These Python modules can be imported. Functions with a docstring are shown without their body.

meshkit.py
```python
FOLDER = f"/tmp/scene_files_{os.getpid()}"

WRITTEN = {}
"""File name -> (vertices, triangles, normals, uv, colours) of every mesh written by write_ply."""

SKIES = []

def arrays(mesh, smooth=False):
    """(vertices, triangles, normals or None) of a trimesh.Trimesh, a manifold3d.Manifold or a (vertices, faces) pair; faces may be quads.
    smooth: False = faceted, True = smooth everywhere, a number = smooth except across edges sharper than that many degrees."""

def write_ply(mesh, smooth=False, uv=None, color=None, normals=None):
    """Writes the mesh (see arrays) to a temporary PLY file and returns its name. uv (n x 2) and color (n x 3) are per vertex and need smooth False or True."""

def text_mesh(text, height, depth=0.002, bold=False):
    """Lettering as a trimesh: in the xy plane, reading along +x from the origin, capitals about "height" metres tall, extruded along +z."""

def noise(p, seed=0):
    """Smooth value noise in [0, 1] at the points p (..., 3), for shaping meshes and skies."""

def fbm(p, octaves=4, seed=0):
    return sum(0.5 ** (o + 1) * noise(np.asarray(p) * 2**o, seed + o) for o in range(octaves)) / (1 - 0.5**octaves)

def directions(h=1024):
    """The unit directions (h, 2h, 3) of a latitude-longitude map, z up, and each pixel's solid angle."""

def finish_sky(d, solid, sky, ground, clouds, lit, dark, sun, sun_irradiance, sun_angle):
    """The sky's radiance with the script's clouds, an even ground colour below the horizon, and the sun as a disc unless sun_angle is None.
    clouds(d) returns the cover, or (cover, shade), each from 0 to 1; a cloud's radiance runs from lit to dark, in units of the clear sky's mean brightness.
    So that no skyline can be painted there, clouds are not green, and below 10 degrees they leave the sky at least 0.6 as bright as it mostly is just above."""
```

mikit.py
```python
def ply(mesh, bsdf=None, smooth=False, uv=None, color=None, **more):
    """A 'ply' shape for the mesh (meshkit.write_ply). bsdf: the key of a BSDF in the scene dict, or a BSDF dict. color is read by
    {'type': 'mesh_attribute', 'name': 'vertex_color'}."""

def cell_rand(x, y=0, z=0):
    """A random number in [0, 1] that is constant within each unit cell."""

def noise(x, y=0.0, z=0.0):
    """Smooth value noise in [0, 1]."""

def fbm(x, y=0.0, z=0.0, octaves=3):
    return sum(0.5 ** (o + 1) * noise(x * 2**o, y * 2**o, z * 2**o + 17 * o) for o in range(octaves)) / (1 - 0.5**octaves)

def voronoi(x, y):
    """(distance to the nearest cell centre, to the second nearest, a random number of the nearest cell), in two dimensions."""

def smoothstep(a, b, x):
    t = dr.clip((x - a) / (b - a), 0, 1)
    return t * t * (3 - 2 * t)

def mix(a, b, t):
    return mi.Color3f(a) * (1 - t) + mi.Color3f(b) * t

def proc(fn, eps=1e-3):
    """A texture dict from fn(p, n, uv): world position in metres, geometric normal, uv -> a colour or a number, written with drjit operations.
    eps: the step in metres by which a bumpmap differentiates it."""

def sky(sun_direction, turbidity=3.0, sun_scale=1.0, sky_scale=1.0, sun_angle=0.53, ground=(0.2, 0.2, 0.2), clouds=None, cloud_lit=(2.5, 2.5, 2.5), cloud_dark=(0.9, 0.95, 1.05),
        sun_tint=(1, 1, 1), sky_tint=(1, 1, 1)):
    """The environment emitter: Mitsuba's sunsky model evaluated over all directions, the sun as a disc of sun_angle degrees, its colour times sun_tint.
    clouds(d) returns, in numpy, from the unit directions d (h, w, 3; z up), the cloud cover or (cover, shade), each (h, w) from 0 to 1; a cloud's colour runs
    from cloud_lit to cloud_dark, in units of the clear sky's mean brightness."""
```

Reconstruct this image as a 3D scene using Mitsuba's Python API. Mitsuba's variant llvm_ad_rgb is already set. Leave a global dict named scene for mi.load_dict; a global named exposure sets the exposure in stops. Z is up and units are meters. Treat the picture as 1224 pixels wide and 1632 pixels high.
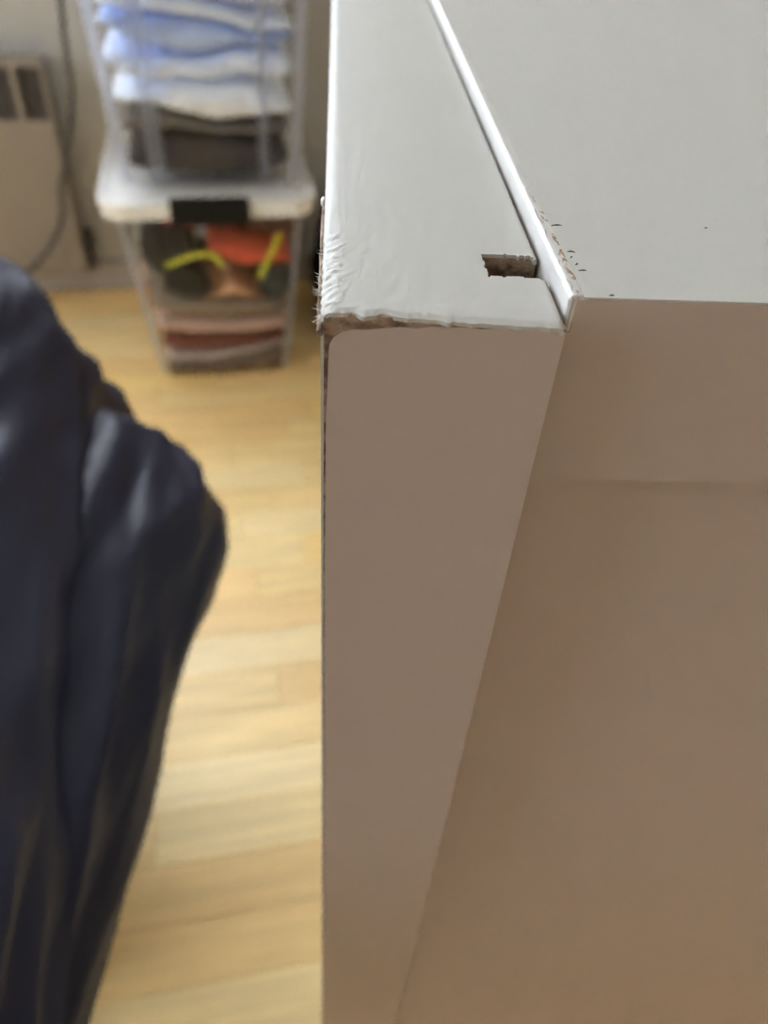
import math, random
import numpy as np, trimesh, manifold3d as m3, drjit as dr, mitsuba as mi, mikit, meshkit
from shapely.geometry import Polygon
T = mi.ScalarTransform4f
random.seed(3); rng = np.random.default_rng(3)

# ------------------------------------------------------------------ camera, sky, exposure
ZT = 0.77                                   # height of the cabinet's side panel
eye = np.array([0.00192, -0.10571, ZT + 0.0584])
fwd = np.array([0.06870, 0.72526, -0.68504])
up = np.array([-0.01086, 0.68717, 0.72642])
FPX = 1214.3
exposure = 6.1
scene, labels = {'type': 'scene'}, {}
scene['camera'] = {'type': 'thinlens', 'fov': math.degrees(2 * math.atan(612 / FPX)), 'fov_axis': 'x',
                   'aperture_radius': 0.00105, 'focus_distance': 0.135, 'near_clip': 0.01, 'far_clip': 200.0,
                   'to_world': T().look_at(origin=eye.tolist(), target=(eye + fwd).tolist(), up=up.tolist())}


def cloud_cover(d):
    n = meshkit.fbm(d * 2.2 + 4.0, 4, seed=5)
    return np.clip(0.80 + 0.5 * (n - 0.5), 0, 1), np.clip((n - 0.35) * 1.1, 0, 1)


scene['sky'] = mikit.sky((-0.5, -0.6, 0.62), turbidity=3.5, sun_scale=0.0, sky_scale=1.0, ground=(0.25, 0.25, 0.24),
                         clouds=cloud_cover, cloud_lit=(2.2, 2.29, 2.40), cloud_dark=(1.2, 1.28, 1.38))

# ------------------------------------------------------------------ frames: the room is turned 9 degrees against the cabinet
ANG = math.radians(9)
CA, SA = math.cos(ANG), math.sin(ANG)


def room(v):
    """Room coordinates (a along the back wall, b towards it, z) to the world."""
    v = np.array(v, float)
    out = v.copy()
    out[..., 0] = v[..., 0] * CA - v[..., 1] * SA
    out[..., 1] = v[..., 0] * SA + v[..., 1] * CA
    return out


def to_room(m):
    m = as_mesh(m)
    return trimesh.Trimesh(room(m.vertices), m.faces, process=False)


def as_mesh(m):
    if hasattr(m, 'to_mesh'):
        q = m.to_mesh()
        return trimesh.Trimesh(np.array(q.vert_properties[:, :3], float), np.array(q.tri_verts), process=False)
    if isinstance(m, tuple):
        f = np.asarray(m[1], int)
        if f.shape[1] == 4:
            f = np.vstack([f[:, [0, 1, 2]], f[:, [0, 2, 3]]])
        return trimesh.Trimesh(np.asarray(m[0], float), f, process=False)
    return m


def add(key, mesh, mat, smooth=35, label=None, cat=None, group=None, kind=None):
    scene[key] = mikit.ply(as_mesh(mesh), mat, smooth=smooth)
    tag(key, label, cat, group, kind)
    return key


def tag(key, label=None, cat=None, group=None, kind=None):
    d = {k: v for k, v in (('label', label), ('category', cat), ('group', group), ('kind', kind)) if v}
    if d:
        labels[key] = d


def box(x0, x1, y0, y1, z0, z1):
    return m3.Manifold.cube([x1 - x0, y1 - y0, z1 - z0]).translate([x0, y0, z0])


def rbox(x0, x1, y0, y1, z0, z1, r, seg=16):
    s = m3.Manifold.sphere(r, seg)
    return m3.Manifold.batch_hull([s.translate([x, y, z]) for x in (x0 + r, x1 - r) for y in (y0 + r, y1 - r) for z in (z0 + r, z1 - r)])


def tube(points, radius, sides=8, sub=6):
    """Smooth round tube along points (Catmull-Rom), closed with end fans."""
    p = np.array(points, float)
    q = np.vstack([2 * p[0] - p[1], p, 2 * p[-1] - p[-2]])
    out = []
    for i in range(1, len(q) - 2):
        for t in np.linspace(0, 1, sub, endpoint=False):
            out.append(0.5 * (2 * q[i] + (q[i + 1] - q[i - 1]) * t + (2 * q[i - 1] - 5 * q[i] + 4 * q[i + 1] - q[i + 2]) * t**2
                              + (3 * q[i] - q[i - 1] - 3 * q[i + 1] + q[i + 2]) * t**3))
    out.append(p[-1])
    p = np.array(out)
    t = np.gradient(p, axis=0)
    t /= np.linalg.norm(t, axis=1, keepdims=True) + 1e-12
    ref = np.array([0.3, 0.2, 0.93])
    a = np.cross(t, ref)
    a /= np.linalg.norm(a, axis=1, keepdims=True)
    b = np.cross(t, a)
    ang = np.arange(sides) * 2 * np.pi / sides
    rad = np.broadcast_to(np.asarray(radius, float), (len(p),)) if np.ndim(radius) == 0 else np.interp(np.linspace(0, 1, len(p)), np.linspace(0, 1, len(radius)), radius)
    v = p[:, None] + rad[:, None, None] * (np.cos(ang)[None, :, None] * a[:, None] + np.sin(ang)[None, :, None] * b[:, None])
    return loft(v)


def loft(v):
    """Closed mesh through rings v (rings, points, 3) with fan caps."""
    n, s = v.shape[:2]
    i, j = np.meshgrid(np.arange(n - 1), np.arange(s), indexing='ij')
    q = np.stack([i * s + j, i * s + (j + 1) % s, (i + 1) * s + (j + 1) % s, (i + 1) * s + j], -1).reshape(-1, 4)
    f = np.vstack([q[:, [0, 1, 2]], q[:, [0, 2, 3]]])
    verts = np.vstack([v.reshape(-1, 3), v[0].mean(0), v[-1].mean(0)])
    k = np.arange(s)
    c0 = np.stack([np.full(s, n * s), (k + 1) % s, k], 1)
    c1 = np.stack([np.full(s, n * s + 1), (n - 1) * s + k, (n - 1) * s + (k + 1) % s], 1)
    m = trimesh.Trimesh(verts, np.vstack([f, c0, c1]), process=False)
    if m.volume < 0:
        m.invert()
    return m


# ------------------------------------------------------------------ materials
def rgb(*c):
    return {'type': 'rgb', 'value': list(c)}


def pr(color, rough=0.5, **more):
    return {'type': 'principled', 'base_color': rgb(*color) if isinstance(color, tuple) else color, 'roughness': rough, **more}


def two(b):
    return {'type': 'twosided', 'bsdf': b}


def bump(b, fn, height, eps=2e-4):
    return two({'type': 'bumpmap', 'arbitrary': mikit.proc(fn, eps), 'scale': height, 'bsdf': b})


def peel(p, n, uv):              # orange peel and brush drag of a roller-painted board
    return 0.6 * mikit.fbm(p.x * 650, p.y * 420, p.z * 420, 3) + 0.4 * mikit.noise(p.x * 1700, p.y * 1700, p.z * 1700)


def fine(p, n, uv):
    return mikit.fbm(p.x * 1500, p.y * 1500, p.z * 1500, 2)


def weave(p, n, uv):
    return mikit.fbm(p.x * 260, p.y * 260, p.z * 260, 3)


PAINT = (0.40, 0.40, 0.375)
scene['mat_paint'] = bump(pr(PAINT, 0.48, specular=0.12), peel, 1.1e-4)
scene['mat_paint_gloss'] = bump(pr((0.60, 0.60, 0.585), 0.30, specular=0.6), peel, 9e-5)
scene['mat_paint_front_bounce'] = bump(pr((0.385, 0.322, 0.292), 0.5, specular=0.25), fine, 2.0e-5)  # same grey paint, with the warm floor bounce put into its colour


def board_colour(p, n, uv):
    a = mikit.fbm(p.x * 420, p.y * 420, p.z * 420, 3)
    g = mikit.noise(p.x * 2600, p.y * 2600, p.z * 2600)
    c = mikit.mix((0.09, 0.058, 0.038), (0.27, 0.20, 0.15), mikit.smoothstep(0.35, 0.68, a))
    return c * (0.75 + 0.45 * g)


scene['mat_board'] = bump(pr(mikit.proc(board_colour), 0.85, specular=0.2), fine, 6e-5)


def edge_colour(p, n, uv):       # worn, cracked paint where the raised edge meets the front corner
    near = 1 - mikit.smoothstep(0.028, 0.062, p.y)
    x = (p.x - 0.0386) * 1000
    band = mikit.smoothstep(1.1, 1.8, x) * (1 - mikit.smoothstep(2.3, 3.2, x))
    k = mikit.fbm(p.x * 900, p.y * 520, p.z * 500, 3)
    chip = mikit.smoothstep(0.56, 0.64, k + 0.10 * near - 0.06) * band * near
    line = 1 - mikit.smoothstep(0.04, 0.16, dr.abs(x - 0.95 - 0.9 * (mikit.noise(p.y * 330, 3.0) - 0.5)))
    crack = line * mikit.smoothstep(0.45, 0.6, mikit.noise(p.y * 420, 9.0)) * near
    c = mikit.mix((0.46, 0.46, 0.445), (0.26, 0.17, 0.11), chip)
    return mikit.mix(c, (0.22, 0.20, 0.19), 0.8 * crack)


scene['mat_edge'] = bump(pr(mikit.proc(edge_colour), 0.28, specular=0.6), peel, 1.1e-4)


def wood(tone, seed):
    def fn(p, n, uv):
        a = p.x * CA + p.y * SA
        b = -p.x * SA + p.y * CA
        g = mikit.fbm(a * 9 + seed * 7.3, b * 130, seed * 3.1, 4)
        pore = mikit.fbm(a * 30 + seed, b * 600, 1.0, 2)
        m = mikit.smoothstep(0.25, 0.75, g)
        c = mikit.mix(tuple(t * 0.90 for t in tone), tuple(min(1, t * 1.06) for t in tone), m)
        return c * (0.95 + 0.08 * pore)
    return fn


TONES = [(0.87, 0.635, 0.29), (0.89, 0.675, 0.33), (0.86, 0.595, 0.26), (0.90, 0.695, 0.36), (0.83, 0.575, 0.25), (0.88, 0.625, 0.25)]
for i, t in enumerate(TONES):
    scene[f'mat_oak_{i}'] = two(pr(mikit.proc(wood(t, i)), 0.38, specular=0.3))
scene['mat_joint'] = two(pr((0.22, 0.14, 0.07), 0.8))
scene['mat_wall'] = two(pr((0.52, 0.515, 0.49), 0.85, specular=0.2))
scene['mat_wall_warm'] = two(pr((0.60, 0.53, 0.46), 0.85, specular=0.2))
scene['mat_ceiling'] = two(pr((0.75, 0.75, 0.74), 0.9, specular=0.2))
scene['mat_skirting'] = two(pr((0.40, 0.37, 0.34), 0.55))
scene['mat_heater'] = two(pr((0.27, 0.235, 0.195), 0.5))
scene['mat_heater_dark'] = two(pr((0.05, 0.045, 0.04), 0.7))
scene['mat_louvre'] = two(pr((0.13, 0.112, 0.095), 0.6))
scene['mat_crumb'] = two(pr((0.10, 0.085, 0.07), 0.8))
scene['mat_cable'] = two(pr((0.05, 0.044, 0.04), 0.5))
scene['mat_frame'] = two(pr((0.78, 0.78, 0.77), 0.4))
scene['mat_pane'] = {'type': 'thindielectric', 'int_ior': 1.5}
scene['mat_clear'] = {'type': 'thindielectric', 'int_ior': 1.25}
scene['mat_frost'] = {'type': 'principledthin', 'base_color': rgb(0.86, 0.88, 0.93), 'roughness': 0.35, 'spec_trans': 0.7, 'diff_trans': 1.0, 'eta': 1.3}
scene['mat_rib'] = {'type': 'principledthin', 'base_color': rgb(0.88, 0.90, 0.95), 'roughness': 0.3, 'spec_trans': 0.86, 'diff_trans': 1.0, 'eta': 1.2}
scene['mat_lid'] = two(pr((0.80, 0.81, 0.81), 0.35, specular=0.5))
scene['mat_black'] = two(pr((0.008, 0.008, 0.008), 0.5, specular=0.2))
scene['mat_navy'] = bump(pr((0.012, 0.012, 0.027), 0.48, specular=0.3), weave, 2e-4, 5e-4)
scene['mat_skin'] = two(pr((0.55, 0.36, 0.27), 0.55))


def cloth(name, c, trans=None):
    if trans:
        scene[name] = {'type': 'principledthin', 'base_color': rgb(*c), 'roughness': 0.8, 'diff_trans': trans, 'spec_trans': 0.0}
    else:
        scene[name] = two(pr(c, 0.9, specular=0.1))
    return name


# ------------------------------------------------------------------ the room
B_BACK, A_L, A_R, B_REAR, H_C = 1.55, -2.3, 2.3, -1.9, 2.5
WIN = (-2.0, 0.2, 0.84, 2.4)
WIN2 = (-0.35, 0.25, 0.60, 2.2)
w = box(A_L - .15, A_R + .15, B_BACK, B_BACK + .22, 0, H_C) - box(WIN[0], WIN[1], B_BACK - .1, B_BACK + .4, WIN[2], WIN[3])
add('wall_back', to_room(w), 'mat_wall', False, 'pale grey back wall behind heater and boxes', kind='structure')
add('wall_left', to_room(box(A_L - .15, A_L, B_REAR, B_BACK, 0, H_C) - box(A_L - 1, A_L + 1, WIN2[0], WIN2[1], WIN2[2], WIN2[3])), 'mat_wall', False, 'left wall of the room', kind='structure')
add('wall_right', to_room(box(A_R, A_R + .15, B_REAR, B_BACK, 0, H_C)), 'mat_wall', False, 'right wall of the room', kind='structure')
add('wall_rear', to_room(box(A_L - .15, A_R + .15, B_REAR - .15, B_REAR, 0, H_C)), 'mat_wall_warm', False, 'wall behind the photographer', kind='structure')
add('ceiling', to_room(box(A_L - .15, A_R + .15, B_REAR - .15, B_BACK + .22, H_C, H_C + .15)), 'mat_ceiling', False, 'white ceiling', kind='structure')
add('floor', to_room(box(A_L - .15, A_R + .15, B_REAR - .15, B_BACK + .22, -.12, -.0035)), 'mat_joint', False, 'light oak strip parquet floor', kind='structure')
# parquet strips: the nearest 280 each a part, the rest one part
SW = 0.0585
planks = []
row = 0
b = B_BACK - 0.012 - SW * math.ceil((B_BACK - B_REAR) / SW)
prng = random.Random(11)
while b < B_BACK - 0.02:
    a = A_L + prng.uniform(-0.45, 0)
    b1 = min(b + SW, B_BACK - 0.012)
    while a < A_R:
        ln = prng.uniform(0.30, 0.52)
        a0, a1 = max(a, A_L), min(a + ln, A_R)
        if a1 - a0 > 0.02:
            planks.append((a0, a1, max(b, B_REAR), b1, prng.randrange(6)))
        a += ln
    b = b1


def plank_mesh(a0, a1, b0, b1):
    g, c = 0.00025, 0.0004
    lo = np.array([[a0 + g, b0 + g], [a1 - g, b0 + g], [a1 - g, b1 - g], [a0 + g, b1 - g]])
    hi = np.array([[a0 + g + c, b0 + g + c], [a1 - g - c, b0 + g + c], [a1 - g - c, b1 - g - c], [a0 + g + c, b1 - g - c]])
    v = np.vstack([np.c_[lo, np.full(4, -.0035)], np.c_[lo, np.full(4, -.0004)], np.c_[hi, np.zeros(4)]])
    f = [[8, 9, 10], [8, 10, 11]]
    for k in (0, 4):
        for i in range(4):
            j = (i + 1) % 4
            f += [[k + i, k + j, k + 4 + j], [k + i, k + 4 + j, k + 4 + i]]
    return trimesh.Trimesh(room(v), np.array(f), process=False)


focus = np.array([-0.02, 0.72])
planks.sort(key=lambda q: abs((q[0] + q[1]) / 2 - focus[0]) ** 2 * 1.6 + ((q[2] + q[3]) / 2 - focus[1]) ** 2)
for i, q in enumerate(planks[:280]):
    scene['floor__plank' + (f'_{i:03d}' if i else '')] = mikit.ply(plank_mesh(*q[:4]), f'mat_oak_{q[4]}', smooth=False)
for t in range(1):
    rest = trimesh.util.concatenate([plank_mesh(*q[:4]) for q in planks[280:]])
    add('floor__plank_rest', rest, 'mat_oak_1', False, 'the oak strips farther off', kind='stuff')

add('baseboard_back', to_room(rbox(A_L + .01, A_R - .01, B_BACK - .012, B_BACK, 0.0, 0.062, .003, 8)), 'mat_skirting', 30, 'low painted baseboard along the back wall', kind='structure')
# window above the heater
fw = 0.06
W0, W1, W2, W3 = WIN
fr = box(W0, W1, B_BACK + .06, B_BACK + .12, W2, W3)
mid = (W0 + W1) / 2
for x0, x1 in ((W0 + fw, mid - fw / 2), (mid + fw / 2, W1 - fw)):
    fr = fr - box(x0, x1, B_BACK, B_BACK + .2, W2 + fw, W3 - fw)
add('window_1', to_room(fr), 'mat_frame', False, 'white two-pane window frame above the heater', kind='structure')
for i, (x0, x1) in enumerate(((W0 + fw, mid - fw / 2), (mid + fw / 2, W1 - fw))):
    v = room([[x0, B_BACK + .09, W2 + fw], [x1, B_BACK + .09, W2 + fw], [x1, B_BACK + .09, W3 - fw], [x0, B_BACK + .09, W3 - fw]])
    add('window_1__pane' + ('_001' if i else ''), (v, [[0, 1, 2, 3]]), 'mat_pane', False)
L0, L1, L2, L3 = WIN2
fr = box(A_L - .12, A_L - .06, L0, L1, L2, L3) - box(A_L - 1, A_L + 1, L0 + fw, L1 - fw, L2 + fw, L3 - fw)
add('window_2', to_room(fr), 'mat_frame', False, 'tall white window frame in the left wall', kind='structure')
v = room([[A_L - .09, L0 + fw, L2 + fw], [A_L - .09, L1 - fw, L2 + fw], [A_L - .09, L1 - fw, L3 - fw], [A_L - .09, L0 + fw, L3 - fw]])
add('window_2__pane', (v, [[0, 1, 2, 3]]), 'mat_pane', False)
add('window_1__sill', to_room(rbox(W0 - .03, W1 + .03, B_BACK - .03, B_BACK + .06, W2 - .03, W2, .006, 8)), 'mat_frame', 30)

# ------------------------------------------------------------------ the cabinet in the foreground
TH, DEP, WID = 0.038, 0.39, 0.80
SKEW = 0.0015


def skew(m):                      # the side panel's front is a little out of square
    m = as_mesh(m)
    v = np.array(m.vertices)
    k = np.clip(1 - v[:, 1] / 0.010, 0, 1)
    v[:, 1] += k * SKEW * (1 - 2 * np.clip(v[:, 0], -.001, TH) / TH)
    return trimesh.Trimesh(v, m.faces, process=False)


tag('cabinet', 'grey painted cabinet whose side panel has a chipped top corner and a slot', 'cabinet')
SLOT = box(0.0280, 0.060, 0.0146, 0.0228, ZT - 0.012, ZT + .01)
core = box(0.0004, TH, 0.0, DEP, 0.0, ZT - 0.0006) - SLOT
core = core - box(-1, 0.0016, -1, 1, ZT - .0011, ZT + 1)
cm = as_mesh(core.refine_to_length(0.02))
add('cabinet__side_panel', skew(cm), 'mat_board', 20, 'raw brown board behind the worn paint')

# paint skin over the top, from the rounded left edge to the rounded right edge, with a ragged front lip
prof = []
R1 = 0.0027
for t in np.linspace(0, 1, 9):    # left rounding
    an = math.pi - t * math.pi / 2
    prof.append((R1 + R1 * math.cos(an), ZT - 0.0010 + 0.0010 * math.sin(an)))
for x in np.linspace(R1, TH - 0.0012, 150)[1:-1]:
    prof.append((x, ZT))
R2 = 0.0012
for t in np.linspace(0, 1, 7):
    an = math.pi / 2 - t * math.pi / 2
    prof.append((TH - R2 + R2 * math.cos(an), ZT - R2 + R2 * math.sin(an)))
prof = np.array(prof)
arc = np.r_[0, np.cumsum(np.linalg.norm(np.diff(prof, axis=0), axis=1))]
ys = np.r_[np.linspace(0, 0.03, 70), np.linspace(0.03, DEP, 60)[1:]]
nx, ny = len(prof), len(ys)
fx = prof[:, 0]
lip = -0.0002 - 0.0005 * meshkit.fbm(np.c_[fx * 900, fx * 0, fx * 0], 3, 4)
chip = lambda c, w, h: h * np.exp(-((fx - c) / w) ** 2)
lip = lip - chip(.0065, .0008, .00055) - chip(.0195, .0006, .0006) - chip(.0235, .0012, .0003) + chip(.0047, .0009, .0007) + chip(.0098, .0014, .0009) + chip(.0030, .001, .0004)
V = np.zeros((nx, ny, 3))
nrm = np.gradient(prof, axis=0)
nrm = np.c_[-nrm[:, 1], nrm[:, 0]]
nrm /= np.linalg.norm(nrm, axis=1, keepdims=True)
for j, y in enumerate(ys):
    yy = y + lip * (1 - j / 8 if j < 8 else 0)
    dz = 0.00014 * (meshkit.fbm(np.c_[prof[:, 0] * 420, np.full(nx, y) * 260, prof[:, 1] * 420], 3, 8) - 0.5)
    ragged = math.exp(-((y - 0.012) / 0.03) ** 2) * np.exp(-(prof[:, 0] / 0.003) ** 2)
    dz = dz + ragged * 0.0006 * (meshkit.fbm(np.c_[prof[:, 0] * 1200, np.full(nx, y) * 1000, prof[:, 1] * 900], 2, 9) - 0.5)
    if j < 3:
        dz = dz - 0.00028 * (3 - j) / 3
    V[:, j] = np.c_[prof[:, 0] + nrm[:, 0] * dz, yy, prof[:, 1] + nrm[:, 1] * dz]
top = V.reshape(-1, 3)
bot = V.copy()
bot[:, :, 0] -= nrm[:, 0][:, None] * 0.0007
bot[:, :, 2] -= nrm[:, 1][:, None] * 0.0007
bot = bot.reshape(-1, 3)
ii, jj = np.meshgrid(np.arange(nx - 1), np.arange(ny - 1), indexing='ij')
q = np.stack([ii * ny + jj, (ii + 1) * ny + jj, (ii + 1) * ny + jj + 1, ii * ny + jj + 1], -1).reshape(-1, 4)
cx = V[:, :, 0][ii, jj].ravel() + 0.0001
cy = V[:, :, 1][ii, jj].ravel()
wob = 0.00035 * (meshkit.fbm(np.c_[cx * 900, cy * 0, cy * 0], 2, 3) - 0.5)
wob2 = 0.0005 * (meshkit.fbm(np.c_[cx * 0, cy * 900, cy * 0], 2, 6) - 0.5)
bend = np.clip((cx - 0.0335) / 0.004, 0, 1) ** 2 * 0.0008
hole = (cx > 0.0279 + wob2) & (cy > 0.0144 + wob - bend) & (cy < 0.0228 + 2 * wob - bend * .6)
q = q[~hole]
# refine around the slot by plain triangles; rim faces close the skin
f_top = np.vstack([q[:, [0, 1, 2]], q[:, [0, 2, 3]]])
n0 = len(top)
f_bot = f_top[:, ::-1] + n0
e = np.vstack([f_top[:, [0, 1]], f_top[:, [1, 2]], f_top[:, [2, 0]]])
es = np.sort(e, 1)
_, idx, cnt = np.unique(es, axis=0, return_index=True, return_counts=True)
be = e[idx[cnt == 1]]
f_side = np.vstack([np.c_[be[:, 1], be[:, 0], be[:, 0] + n0], np.c_[be[:, 1], be[:, 0] + n0, be[:, 1] + n0]])
skin = trimesh.Trimesh(np.vstack([top, bot]), np.vstack([f_top, f_bot, f_side]), process=False)
add('cabinet__side_panel__top_paint', skew(skin), 'mat_paint', 50, 'grey paint skin with a ragged front lip')
# smooth grey front band with a rounded upper left corner, a hair proud of the raw board
pts = []
z1, z0 = ZT - 0.0010, 0.0
pts += [(TH - 0.00005, z0), (TH - 0.00005, z1)]
for x in np.linspace(TH - 0.001, 0.0062, 26):
    pts.append((x, z1 - 0.0026 * ((TH - x) / TH) ** 2.2 + 0.0006 * (meshkit.noise(np.array([x * 400, 0, 0])) - .5)))
for t in np.linspace(0.05, 1, 10):
    an = math.pi / 2 + t * math.pi / 2
    pts.append((0.0056 + 0.0044 * math.cos(an), z1 - 0.0020 - 0.0040 + 0.0040 * math.sin(an)))
pts += [(0.0008, z1 - 0.02), (0.0006, z1 - 0.06), (0.0005, z0)]
band = trimesh.creation.extrude_polygon(Polygon(pts), 0.0003, engine='earcut')
bv = band.vertices
band = trimesh.Trimesh(np.c_[bv[:, 0], -bv[:, 2] + 0.00002, bv[:, 1]], band.faces[:, ::-1], process=False)
add('cabinet__side_panel__front_band', skew(band), 'mat_paint_front_bounce', 25, 'smooth grey front edge of the side panel')
# painted outer side with a rough run of paint near the top front corner
sd = as_mesh(box(-0.0001, 0.0005, 0.0004, DEP, 0.0, ZT - 0.0022).refine_to_length(0.012))
add('cabinet__side_panel__side_paint', skew(sd), 'mat_paint', 25)
n = 90
yy = np.linspace(-0.0002, 0.0505, n)
rad = 0.00035 + 0.00045 * meshkit.fbm(np.c_[yy * 700, yy * 0, yy * 0], 3, 5)
rad[-8:] *= np.linspace(1, 0.2, 8)
add('cabinet__side_panel__paint_run', tube(np.c_[-0.0002 + 0 * yy, yy, ZT - 0.0032 + 0.0006 * (meshkit.noise(np.c_[yy * 500, yy * 0, yy * 0], 2) - .5)][::3], rad[::3], 8, 3), 'mat_board', 60, 'rough brown run along the outer edge')
bead = trimesh.creation.icosphere(3, 0.001)
bead.vertices = bead.vertices * [0.55, 1.6, 0.9] * (1 + 0.25 * (meshkit.noise(bead.vertices * 1500 + 5)[:, None] - .5)) + [-0.0004, 0.0510, ZT - 0.0028]
add('cabinet__side_panel__paint_bead', bead, 'mat_paint_gloss', 60, 'bright bead of paint on the outer edge')
fib = []
for i in range(26):
    y = abs(rng.normal(0.010, 0.011))
    l = rng.uniform(0.0006, 0.0018)
    d = np.array([-1, rng.uniform(-.6, .5), rng.uniform(-.3, .6)]) * l
    p0 = np.array([0.0000, y, ZT - 0.0012 - rng.uniform(0, .0012)])
    fib.append(tube([p0, p0 + d * .5 + rng.normal(0, 1e-4, 3), p0 + d + rng.normal(0, 2e-4, 3)], [0.00007, 0.00005, 0.00003], 5, 3))
add('cabinet__side_panel__fibre', trimesh.util.concatenate(fib), 'mat_paint_gloss', 60, 'tiny frayed fibres on the outer edge', kind='stuff')

# top board: 3 mm higher than the side panel, 2 mm behind its front, with a rounded, worn raised edge
XL = 0.0387
XR = WID - 0.0387
YF = 0.0022
prof = [(XL, ZT - 0.0345)]
r = 0.0009
zt = ZT + 0.0030
for t in np.linspace(0, 1, 7):
    an = math.pi - t * math.pi / 2
    prof.append((XL + r + r * math.cos(an), zt - r + r * math.sin(an) + 0.0001))
prof += [(XL + .0014, zt + .0001), (XL + .0019, zt + .00004), (XL + .0023, zt)]
prof += [(XR, zt), (XR, ZT - 0.0345)]
strip = [p for p in prof[:-2]] + [(XL + .0023, ZT - 0.0345)]


def along(profile, y0, y1, ny, wobble, seed):
    yv = np.r_[y0, np.linspace(y0 + .0004, y0 + .06, ny), y1]
    rings = []
    for k, y in enumerate(yv):
        a = np.array(profile, float)
        w = wobble * (meshkit.fbm(np.c_[a[:, 0] * 800, np.full(len(a), y * 600), a[:, 1] * 800], 3, seed) - .5)
        w[a[:, 1] < ZT - .02] = 0
        if k == 0:
            c = np.array([a[:, 0].mean(), 0])
            a[:, 1] = np.where(a[:, 1] > ZT, a[:, 1] - 0.0004, a[:, 1])
            a[:, 0] = np.where(a[:, 0] < XL + .0004, a[:, 0] + 0.0004, a[:, 0])
        rings.append(np.c_[a[:, 0] + w * .5, np.full(len(a), y), a[:, 1] + w])
    return loft(np.array(rings))


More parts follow.
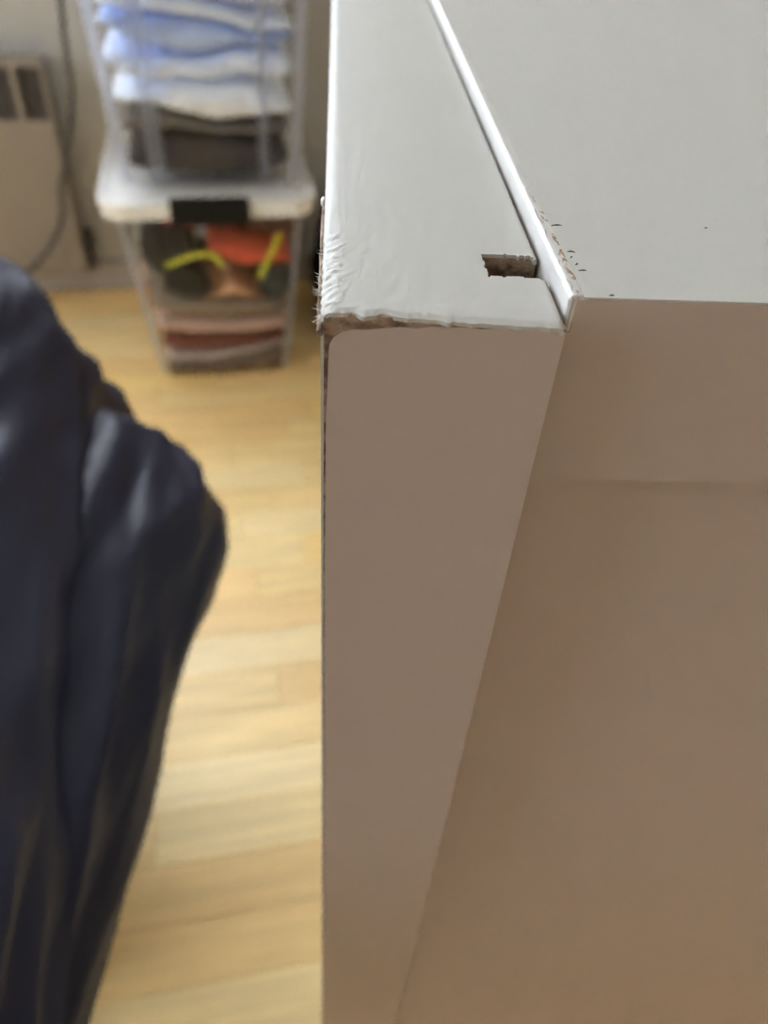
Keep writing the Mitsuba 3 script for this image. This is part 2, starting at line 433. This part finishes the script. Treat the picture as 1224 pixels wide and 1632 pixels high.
add('cabinet__top_board__edge_strip', along(strip, YF, DEP, 110, 0.00035, 12), 'mat_edge', 45, 'glossy worn edge strip with cracked paint')
tb = box(XL + .0023, XR, YF, DEP, ZT - .0345, zt)
add('cabinet__top_board', tb, 'mat_paint', False)
for i, (x, y, l, ang) in enumerate([(.0412, .0292, .0020, .1), (.0418, .0185, .0013, -.2), (.0421, .0113, .0014, .1), (.0418, .0160, .0007, .9), (.0704, .0305, .0006, .3), (.0451, .0030, .0008, 0.0), (.0421, .0135, .0006, .6)]):
    p = np.array([[x, y, zt + .00005], [x + l * .5 * math.cos(ang), y + l * .5 * math.sin(ang) + .0001, zt + .00012], [x + l * math.cos(ang), y + l * math.sin(ang), zt + .00005]])
    add('cabinet__top_board__paint_crumb' + (f'_{i:03d}' if i else ''), tube(p, [0.00007, 0.00013, 0.00004], 6, 4), 'mat_crumb', 60)
add('cabinet__front_panel', rbox(TH + .0001, XR, YF + .003, YF + .02, 0.07, ZT - .0346, .0006, 8), 'mat_paint_front_bounce', 30)
add('cabinet__front_rail', box(TH + .0001, XR, YF - 0.0002, YF + .0001, ZT - .0344, ZT - .003) + box(XL + .0012, XR, YF - .0002, YF + .0001, ZT - .004, zt - .0003), 'mat_paint_front_bounce', False, 'front face of the top board')
add('cabinet__plinth', box(XL, XR, 0.03, 0.045, 0.0, 0.07), 'mat_paint_front_bounce', False)
add('cabinet__side_panel_001', rbox(WID - TH, WID, 0, DEP, 0, ZT, .0012, 8), 'mat_paint', 30)
add('cabinet__back_panel', box(TH + .0002, WID - TH - .0002, DEP - .006, DEP - .0002, 0.02, ZT - .035), 'mat_paint', False)

# ------------------------------------------------------------------ electric heater under the window
tag('panel_heater', 'beige electric panel heater with louvred grille on the back wall', 'heater')
ha0, ha1, hz0, hz1, hb0, hb1 = -1.10, -0.281, 0.070, 0.458, 1.485, 1.535
gz0, gz1 = 0.360, 0.447
body = rbox(ha0, ha1, hb0, hb1, hz0, hz1, .008, 24)
divs = [-1.02, -0.9, -0.78, -0.66, -0.54, -0.436, -0.336]
cells = [(divs[k] + .005, (divs[k + 1] - .005)) for k in range(len(divs) - 1)] + [(-0.331, -0.290)]
for c0, c1 in cells:
    body = body - box(c0, c1, hb0 - .01, hb0 + .035, gz0, gz1)
add('panel_heater__body', to_room(body), 'mat_heater', 30)
k = 0
for c0, c1 in cells:
    for z in np.linspace(gz0 + .008, gz1 - .008, 6):
        s = as_mesh(rbox(c0 - .001, c1 + .001, -.010, .010, -.0016, .0016, .0012, 6).rotate([28, 0, 0]).translate([0, hb0 + .014, float(z)]))
        scene['panel_heater__slat' + (f'_{k:03d}' if k else '')] = mikit.ply(to_room(s), 'mat_louvre', smooth=40)
        k += 1
add('panel_heater__wall_bracket', to_room(rbox(-0.281, -0.268, hb1 - .03, B_BACK - .001, .095, .135, .003, 8) + rbox(-0.290, -0.272, hb1 - .02, B_BACK - .013, .055, .10, .003, 8)), 'mat_heater_dark', 30, 'dark bracket at the lower right corner')
cab = [(-0.215, 1.51, .82), (-.222, 1.475, .70), (-.228, 1.47, .55), (-.234, 1.47, .496), (-.238, 1.47, .419), (-.254, 1.47, .357), (-.276, 1.468, .291), (-.295, 1.465, .245), (-.303, 1.465, .197), (-.321, 1.463, .16), (-.35, 1.46, .122), (-.395, 1.46, .083), (-.46, 1.455, .04), (-.53, 1.44, .006), (-.65, 1.42, .0045)]
add('power_cable', to_room(tube(np.array(cab), 0.0045, 10, 6)), 'mat_cable', 60, 'dark grey cable hanging in an arc past the heater', 'cable')

# ------------------------------------------------------------------ storage boxes with clothes
FB = 1.151


def ring(hw, d0, d1, z, ac, r=0.03, seg=6):
    pts = []
    for cx, cy, s in ((ac + hw - r, d1 - r, 0), (ac - hw + r, d1 - r, 90), (ac - hw + r, d0 + r, 180), (ac + hw - r, d0 + r, 270)):
        for t in np.linspace(0, 90, seg):
            pts.append((cx + r * math.cos(math.radians(s + t)), cy + r * math.sin(math.radians(s + t)), z))
    return np.array(pts)


def storage(key, ac, z0, z1, hw0, hw1, fb, depth, label):
    tag(key, label, 'storage box', 'clear storage boxes stacked by the wall')
    d_t = (hw1 - hw0)
    lev = np.linspace(0, 1, 6)
    rings = [ring(hw0 - .01, fb + .012 + .01, fb + depth - .022, z0, ac, .02)] + [ring(hw0 + (hw1 - hw0) * t, fb + .012 * (1 - t), fb + depth - .012 * (1 - t), z0 + .006 + (z1 - z0 - .006) * t, ac) for t in lev]
    R = np.array(rings)
    n, s = R.shape[:2]
    i, j = np.meshgrid(np.arange(n - 1), np.arange(s), indexing='ij')
    q = np.stack([i * s + j, i * s + (j + 1) % s, (i + 1) * s + (j + 1) % s, (i + 1) * s + j], -1).reshape(-1, 4)
    v = np.vstack([R.reshape(-1, 3), R[0].mean(0)])
    f = np.vstack([q[:, [0, 1, 2]], q[:, [0, 2, 3]], np.stack([np.full(s, n * s), (np.arange(s) + 1) % s, np.arange(s)], 1)])
    add(key + '__body', to_room(trimesh.Trimesh(v, f, process=False)), 'mat_clear', 40, 'clear tapered body')
    # frosted stiffening ribs: four corners, two on the front
    k = 0

    def rib(a0, a1, d, wdt, side):
        nonlocal k
        pts = np.array([a0, a1])
        m = m3.Manifold.batch_hull([m3.Manifold.sphere(wdt, 10).scale([1, .25 if wdt > .01 else .35, 1]).translate(p.tolist()) for p in pts])
        add(key + '__rib' + (f'_{k:03d}' if k else ''), to_room(m), 'mat_rib' if wdt > .0095 or wdt == .008 else 'mat_frost', 60)
        k += 1
    for sx in (-1, 1):
        for d0, d1 in ((fb + .012 + .006, fb + .006), (fb + depth - .018, fb + depth - .006)):
            rib((ac + sx * (hw0 - .006), d0, z0 + .012), (ac + sx * (hw1 - .008), d1, z1 - .012), 0, .009 if z0 > .1 else .004, sx)
        if z0 > .1:
            rib((ac + sx * hw0 * .60, fb + .012, z0 + .02), (ac + sx * hw1 * .56, fb + .001, z1 - .02), 0, .013 if sx < 0 else .008, sx)
    # rolled rim and lid
    o = ring(hw1 + .018, fb - .020, fb + depth + .020, 0, ac, .04)[:, :2]
    inn = ring(hw1 - .002, fb + .002, fb + depth - .002, 0, ac, .03)[:, :2]
    rm = trimesh.creation.extrude_polygon(Polygon(o, [inn]), .016, engine='earcut')
    rm.apply_translation([0, 0, z1 - .004])
    add(key + '__rim', to_room(rm), 'mat_lid', 40, 'white rolled rim')
    li = ring(hw1 + .021, fb - .023, fb + depth + .023, 0, ac, .042)[:, :2]
    li2 = ring(hw1 + .014, fb - .016, fb + depth + .016, 0, ac, .036)[:, :2]
    a_ = m3.Manifold.extrude(m3.CrossSection([li.tolist()]), .009).translate([0, 0, z1 + .0125])
    b_ = m3.Manifold.extrude(m3.CrossSection([li2.tolist()]), .05).translate([0, 0, z1 + .016])
    lip_ = a_ - b_
    add(key + '__lid', to_room(lip_), 'mat_lid', 40, 'white lid with raised edge')
    for i, sg in enumerate((-1, 1)):
        y0 = fb - .031 if sg < 0 else fb + depth + .0235
        c = rbox(ac - .062, ac + .062, y0, y0 + .0075, z1 - .012, z1 + .026, .003, 8) + rbox(ac - .062, ac + .062, y0 + (0 if sg < 0 else -.012), y0 + .0195 - (0 if sg < 0 else .012), z1 + .0225, z1 + .028, .0025, 8)
        add(key + '__clip' + ('_001' if i else ''), to_room(c), 'mat_black', 30, 'black snap clip')


storage('storage_box', -0.019, 0.0, 0.322, 0.119, 0.152, FB, 0.355, 'lower clear box with black clip, holding dark and red clothes')
Z2 = 0.3515
storage('storage_box_001', -0.010, Z2, Z2 + 0.322, 0.138, 0.158, FB + .012, 0.335, 'upper clear box with blue and white clothes, stacked on the lower one')


def slab(key, s0, s1, top, bottom, t0, t1, mat, label, cat='cloth', n=44, m=28, seed=1, wr=0.004, group=None):
    """A folded garment filling the box from side s0 to s1 (room a), front t0 to back t1 (room b); top and bottom are height profiles [(a, z), ...]."""
    sv = np.linspace(s0, s1, n)
    zt_ = np.interp(sv, *np.array(top).T)
    zb_ = np.interp(sv, *np.array(bottom).T)
    rings = []
    ang = np.linspace(0, 2 * np.pi, m, endpoint=False)
    for i, s in enumerate(sv):
        k = min(1, math.sin(math.pi * (i + .35) / (n - .3)) ** .35)
        cz, hz = (zt_[i] + zb_[i]) / 2, max((zt_[i] - zb_[i]) / 2 - .0006, .002) * k
        cy, hy = (t0 + t1) / 2, (t1 - t0) / 2 * (0.93 + 0.07 * k)
        cs, sn = np.cos(ang), np.sin(ang)
        y = cy + hy * np.sign(cs) * np.abs(cs) ** .35
        z = cz + hz * np.sign(sn) * np.abs(sn) ** .8
        p = np.c_[np.full(m, s), y, z]
        wv = meshkit.fbm(np.c_[p[:, 0] * 28, p[:, 1] * 26, p[:, 2] * 18], 3, 77) - .5
        p[:, 2] += .010 * wv
        p[:, 1] += wr * 1.2 * np.abs(meshkit.fbm(np.c_[p[:, 0] * 40, p[:, 2] * 110, p[:, 1] * 0] + seed, 3, seed + 4) - .5) * 2 * (cs < 0)
        rings.append(p)
    add(key, to_room(loft(np.array(rings))), mat, 60, label, cat, group)


tf, tbk = FB + .022, FB + .325
slab('folded_trousers', -.127, .092, [(-.13, .024), (-.04, .023), (.05, .040), (.10, .048)], [(-.13, .005), (.10, .005)], tf, tbk, cloth('mat_c1', (.20, .15, .11)), 'dark taupe folded garment at the bottom of the lower box', 'garment', seed=1)
slab('folded_shirt', -.128, .094, [(-.13, .044), (-.05, .042), (.05, .056), (.10, .064)], [(-.13, .0245), (-.04, .0235), (.05, .0405), (.10, .0485)], tf, tbk, cloth('mat_c2', (.52, .44, .38)), 'pale taupe garment in a thin curved layer low in the lower box', 'garment', seed=2)
slab('folded_jumper', -.128, .096, [(-.13, .080), (-.05, .078), (.10, .072)], [(-.13, .0445), (-.05, .0425), (.05, .0565), (.10, .0645)], tf, tbk, cloth('mat_c3', (.20, .07, .05)), 'dark red garment between pale layers in the lower box', 'garment', seed=3)
slab('folded_cardigan', -.134, .100, [(-.14, .128), (-.013, .112), (.10, .114)], [(-.14, .0805), (-.05, .0785), (.10, .0725)], tf, tbk, cloth('mat_c4', (.52, .36, .29)), 'dusty pink garment in a thick fold in the lower box', 'garment', seed=4)
slab('folded_scarf', -.137, .102, [(-.14, .158), (-.045, .152), (.02, .146), (.10, .140)], [(-.14, .1285), (-.013, .1125), (.10, .1145)], tf, tbk, cloth('mat_c5', (.27, .21, .15)), 'brown-grey folded garment above the dusty pink one', 'garment', seed=5)
slab('beige_top', -.045, .056, [(-.045, .152), (.005, .185), (.056, .150)], [(-.045, .156), (.02, .1515), (.056, .149)], tf, tbk - .1, cloth('mat_c6', (.62, .38, .22)), 'orange-beige garment bulging under the red one', 'garment', seed=6)
slab('black_jacket', -.146, -.052, [(-.15, .285), (-.10, .290), (-.068, .284), (-.05, .25)], [(-.15, .1585), (-.05, .1535)], FB + .075, tbk, cloth('mat_c7', (.018, .022, .028)), 'blue-black garment bunched on the left of the lower box', 'garment', seed=7, wr=.012)
slab('black_pouch', -.110, -.032, [(-.11, .20), (-.07, .226), (-.032, .195)], [(-.11, .164), (-.032, .1535)], FB + .016, FB + .020 + .05, cloth('mat_c8', (.014, .015, .017)), 'black round pouch in front of the blue-black garment', 'pouch', seed=8)
slab('teal_top', .057, .112, [(.05, .205), (.112, .206)], [(.05, .1455), (.112, .1405)], tf, tbk, cloth('mat_c9', (.035, .05, .052)), 'dark teal garment at the right under the red one', 'garment', seed=9, wr=.008)
slab('red_vest', -.028, .112, [(-.03, .248), (-.02, .264), (.014, .268), (.054, .256), (.112, .236)], [(-.03, .244), (-.004, .218), (.03, .205), (.058, .208), (.112, .207)], FB + .017, tbk, cloth('mat_c10', (.62, .105, .055)), 'bright red garment with yellow-green straps', 'garment', seed=10, wr=.006)
slab('maroon_top', -.050, .120, [(-.05, .300), (.12, .302)], [(-.05, .254), (-.03, .2605), (-.02, .268), (.014, .272), (.054, .261), (.12, .24)], tf + .02, tbk, cloth('mat_c11', (.11, .055, .045)), 'dark maroon garment filling the top of the lower box', 'garment', seed=11, wr=.008)
slab('pink_sock', -.094, .050, [(-.095, .306), (-.05, .307), (.05, .302)], [(-.095, .291), (-.05, .285), (.0, .290), (.05, .288)], FB + .012, FB + .06, cloth('mat_c12', (.34, .075, .085)), 'pinkish red strip of cloth under the black clip', 'cloth', seed=12)
cloth('mat_lime', (.62, .62, .06))
for i, (pp, lb) in enumerate(([[(-.101, .226), (-.075, .236), (-.049, .244), (-.022, .241), (-.007, .222)], 'lime yellow strap curving left from the red garment'], [[(.092, .276), (.084, .258), (.078, .244), (.066, .222), (.055, .198)], 'lime yellow strap running down across the red garment'])):
    pp = np.array(pp)
    m = tube(np.c_[pp[:, 0], np.full(len(pp), FB + .0125), pp[:, 1]], .0045, 10, 6)
    m.vertices = np.c_[m.vertices[:, 0], (m.vertices[:, 1] - FB - .0125) * .35 + FB + .0128, m.vertices[:, 2]]
    add('lime_strap' + ('_001' if i else ''), to_room(m), 'mat_lime', 60, lb, 'strap')

uf, ub = FB + .032, FB + .32
slab('charcoal_jumper', -.137, .112, [(-.14, .415), (-.065, .428), (.072, .420), (.12, .42)], [(-.14, Z2 + .005), (.12, Z2 + .005)], uf, ub, cloth('mat_u1', (.065, .058, .055)), 'charcoal folded garment at the bottom of the upper box', 'garment', seed=21)
slab('taupe_jumper', -.140, .114, [(-.14, .462), (-.093, .466), (-.048, .450), (.008, .436), (.057, .437), (.12, .443)], [(-.14, .4155), (-.065, .4285), (.072, .4205), (.12, .4205)], uf, ub, cloth('mat_u2', (.17, .155, .14)), 'grey-brown folded garment below the white one', 'garment', seed=22)
slab('white_shirt', -.143, .120, [(-.145, .502), (-.133, .492), (-.087, .492), (-.049, .500), (.054, .500), (.12, .485)], [(-.145, .4625), (-.093, .4665), (-.048, .4505), (.008, .4365), (.057, .4375), (.12, .4435)], uf - .006, ub, cloth('mat_u3', (.82, .87, .96)), 'white crumpled garment with a wavy lower hem', 'garment', seed=23, wr=.010)
slab('pale_blue_shirt', -.146, .122, [(-.147, .560), (-.09, .534), (.001, .531), (.054, .548), (.12, .552)], [(-.145, .5025), (-.133, .4925), (-.087, .4925), (-.049, .5005), (.054, .5005), (.12, .4855)], uf - .004, ub, cloth('mat_u4', (.72, .80, .95)), 'pale blue garment with a bright turned edge', 'garment', seed=24, wr=.010)
slab('blue_towel', -.146, .124, [(-.147, .592), (-.087, .586), (-.009, .580), (.068, .562), (.124, .560)], [(-.147, .5605), (-.09, .5345), (.001, .5315), (.054, .5485), (.124, .5525)], uf, ub, cloth('mat_u5', (.46, .57, .84)), 'sky blue folded garment in the upper box', 'garment', seed=25, wr=.006)
slab('white_towel', -.148, .126, [(-.148, .612), (-.087, .610), (-.009, .603), (.068, .586), (.126, .580)], [(-.147, .5925), (-.087, .5865), (-.009, .5805), (.068, .5625), (.126, .5605)], uf - .004, ub, cloth('mat_u6', (.76, .85, .97)), 'bluish white garment sloping across the upper box', 'garment', seed=26, wr=.006)
slab('lavender_sheet', -.149, .128, [(-.149, .655), (.128, .652)], [(-.148, .6125), (-.087, .6105), (-.009, .6035), (.068, .5865), (.128, .5805)], uf, ub, cloth('mat_u7', (.64, .67, .84)), 'lavender grey garment at the top of the upper box', 'garment', seed=27, wr=.006)


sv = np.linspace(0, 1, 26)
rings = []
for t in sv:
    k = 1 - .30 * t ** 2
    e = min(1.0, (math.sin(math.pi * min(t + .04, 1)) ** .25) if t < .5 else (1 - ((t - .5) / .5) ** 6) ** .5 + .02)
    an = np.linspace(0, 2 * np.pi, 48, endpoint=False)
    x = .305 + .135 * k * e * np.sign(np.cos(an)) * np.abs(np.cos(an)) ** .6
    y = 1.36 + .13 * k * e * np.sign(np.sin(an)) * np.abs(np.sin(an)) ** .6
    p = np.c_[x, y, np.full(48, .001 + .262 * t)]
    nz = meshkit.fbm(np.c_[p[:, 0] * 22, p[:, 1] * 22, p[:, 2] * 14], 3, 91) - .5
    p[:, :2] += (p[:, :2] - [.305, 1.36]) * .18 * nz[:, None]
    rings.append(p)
add('added_gap_lump', to_room(loft(np.array(rings))), cloth('mat_gap_lump', (.010, .010, .011)), 60, 'black rounded lump added to darken the gap between the boxes and the cabinet', 'lump')  # added black lump that darkens the gap beside the boxes

# ------------------------------------------------------------------ the photographer's legs
def bone(p, q, r0, r1):
    return m3.Manifold.batch_hull([m3.Manifold.sphere(r0, 40).translate(list(p)), m3.Manifold.sphere(r1, 40).translate(list(q))])


RK, RH, RA = (-.180, .312, .402), (-.256, -.20, .41), (-.29, .17, .08)
LK, LH, LA, LI = (-.290, .350, .500), (-.205, -.20, .470), (-.40, .40, .08), (-.252, .402, .40)
tr = bone(RH, RK, .122, .094) + bone(RK, RA, .092, .06) + bone(LH, LK, .128, .112) + bone(LK, LA, .105, .075) + bone(LK, LI, .11, .090) + bone(RH, LH, .135, .135)
tr = tr + bone((-.235, -.18, .45), (-.235, .29, .44), .10, .080)
tr = tr + bone((-.245, -.26, .47), (-.245, -.32, .62), .16, .14)
tm = as_mesh(tr.refine_to_length(0.009))
tm.merge_vertices()
trimesh.smoothing.filter_taubin(tm, iterations=12)
v = np.array(tm.vertices)
nv = np.array(tm.vertex_normals)
g = lambda s, sx, sy, sz, sd: meshkit.fbm(np.c_[v[:, 0] * sx, v[:, 1] * sy, v[:, 2] * sz] + s, 3, sd)
fold = 0.014 * (0.55 - np.abs(2 * g(1.0, 19, 4.5, 12, 31) - 1) * 2.2) + 0.008 * (g(5.0, 44, 8, 30, 32) - .5)
v = v + nv * (fold * (1 + 0.7 * np.clip((-.22 - v[:, 0]) / .06, 0, 1)))[:, None]
tm = trimesh.Trimesh(v, tm.faces, process=False)
tag('person', 'seated person in dark navy trousers, knees beside the cabinet', 'person')
add('person__trousers', tm, 'mat_navy', 60, 'loose creased dark navy trousers')
for i, (x, y) in enumerate(((RA[0], RA[1]), (LA[0], LA[1]))):
    s = m3.Manifold.sphere
    ft = m3.Manifold.batch_hull([s(.036, 24).translate([x, y - .03, .037]), s(.032, 24).translate([x + .004, y + .10, .033]), s(.040, 24).translate([x, y - .01, .075])]) + \
        m3.Manifold.batch_hull([s(.033, 24).translate([x - .012, y + .09, .034]), s(.024, 24).translate([x - .012, y + .165, .025]), s(.022, 24).translate([x + .028, y + .15, .023]), s(.033, 24).translate([x + .014, y + .09, .034])])
    fm = as_mesh(ft.refine_to_length(.008))
    fm.merge_vertices()
    trimesh.smoothing.filter_taubin(fm, iterations=10)
    fm.apply_translation([0, 0, -fm.vertices[:, 2].min()])
    add('person__sock' + ('_001' if i else ''), fm, 'mat_black', 60, 'black sock')
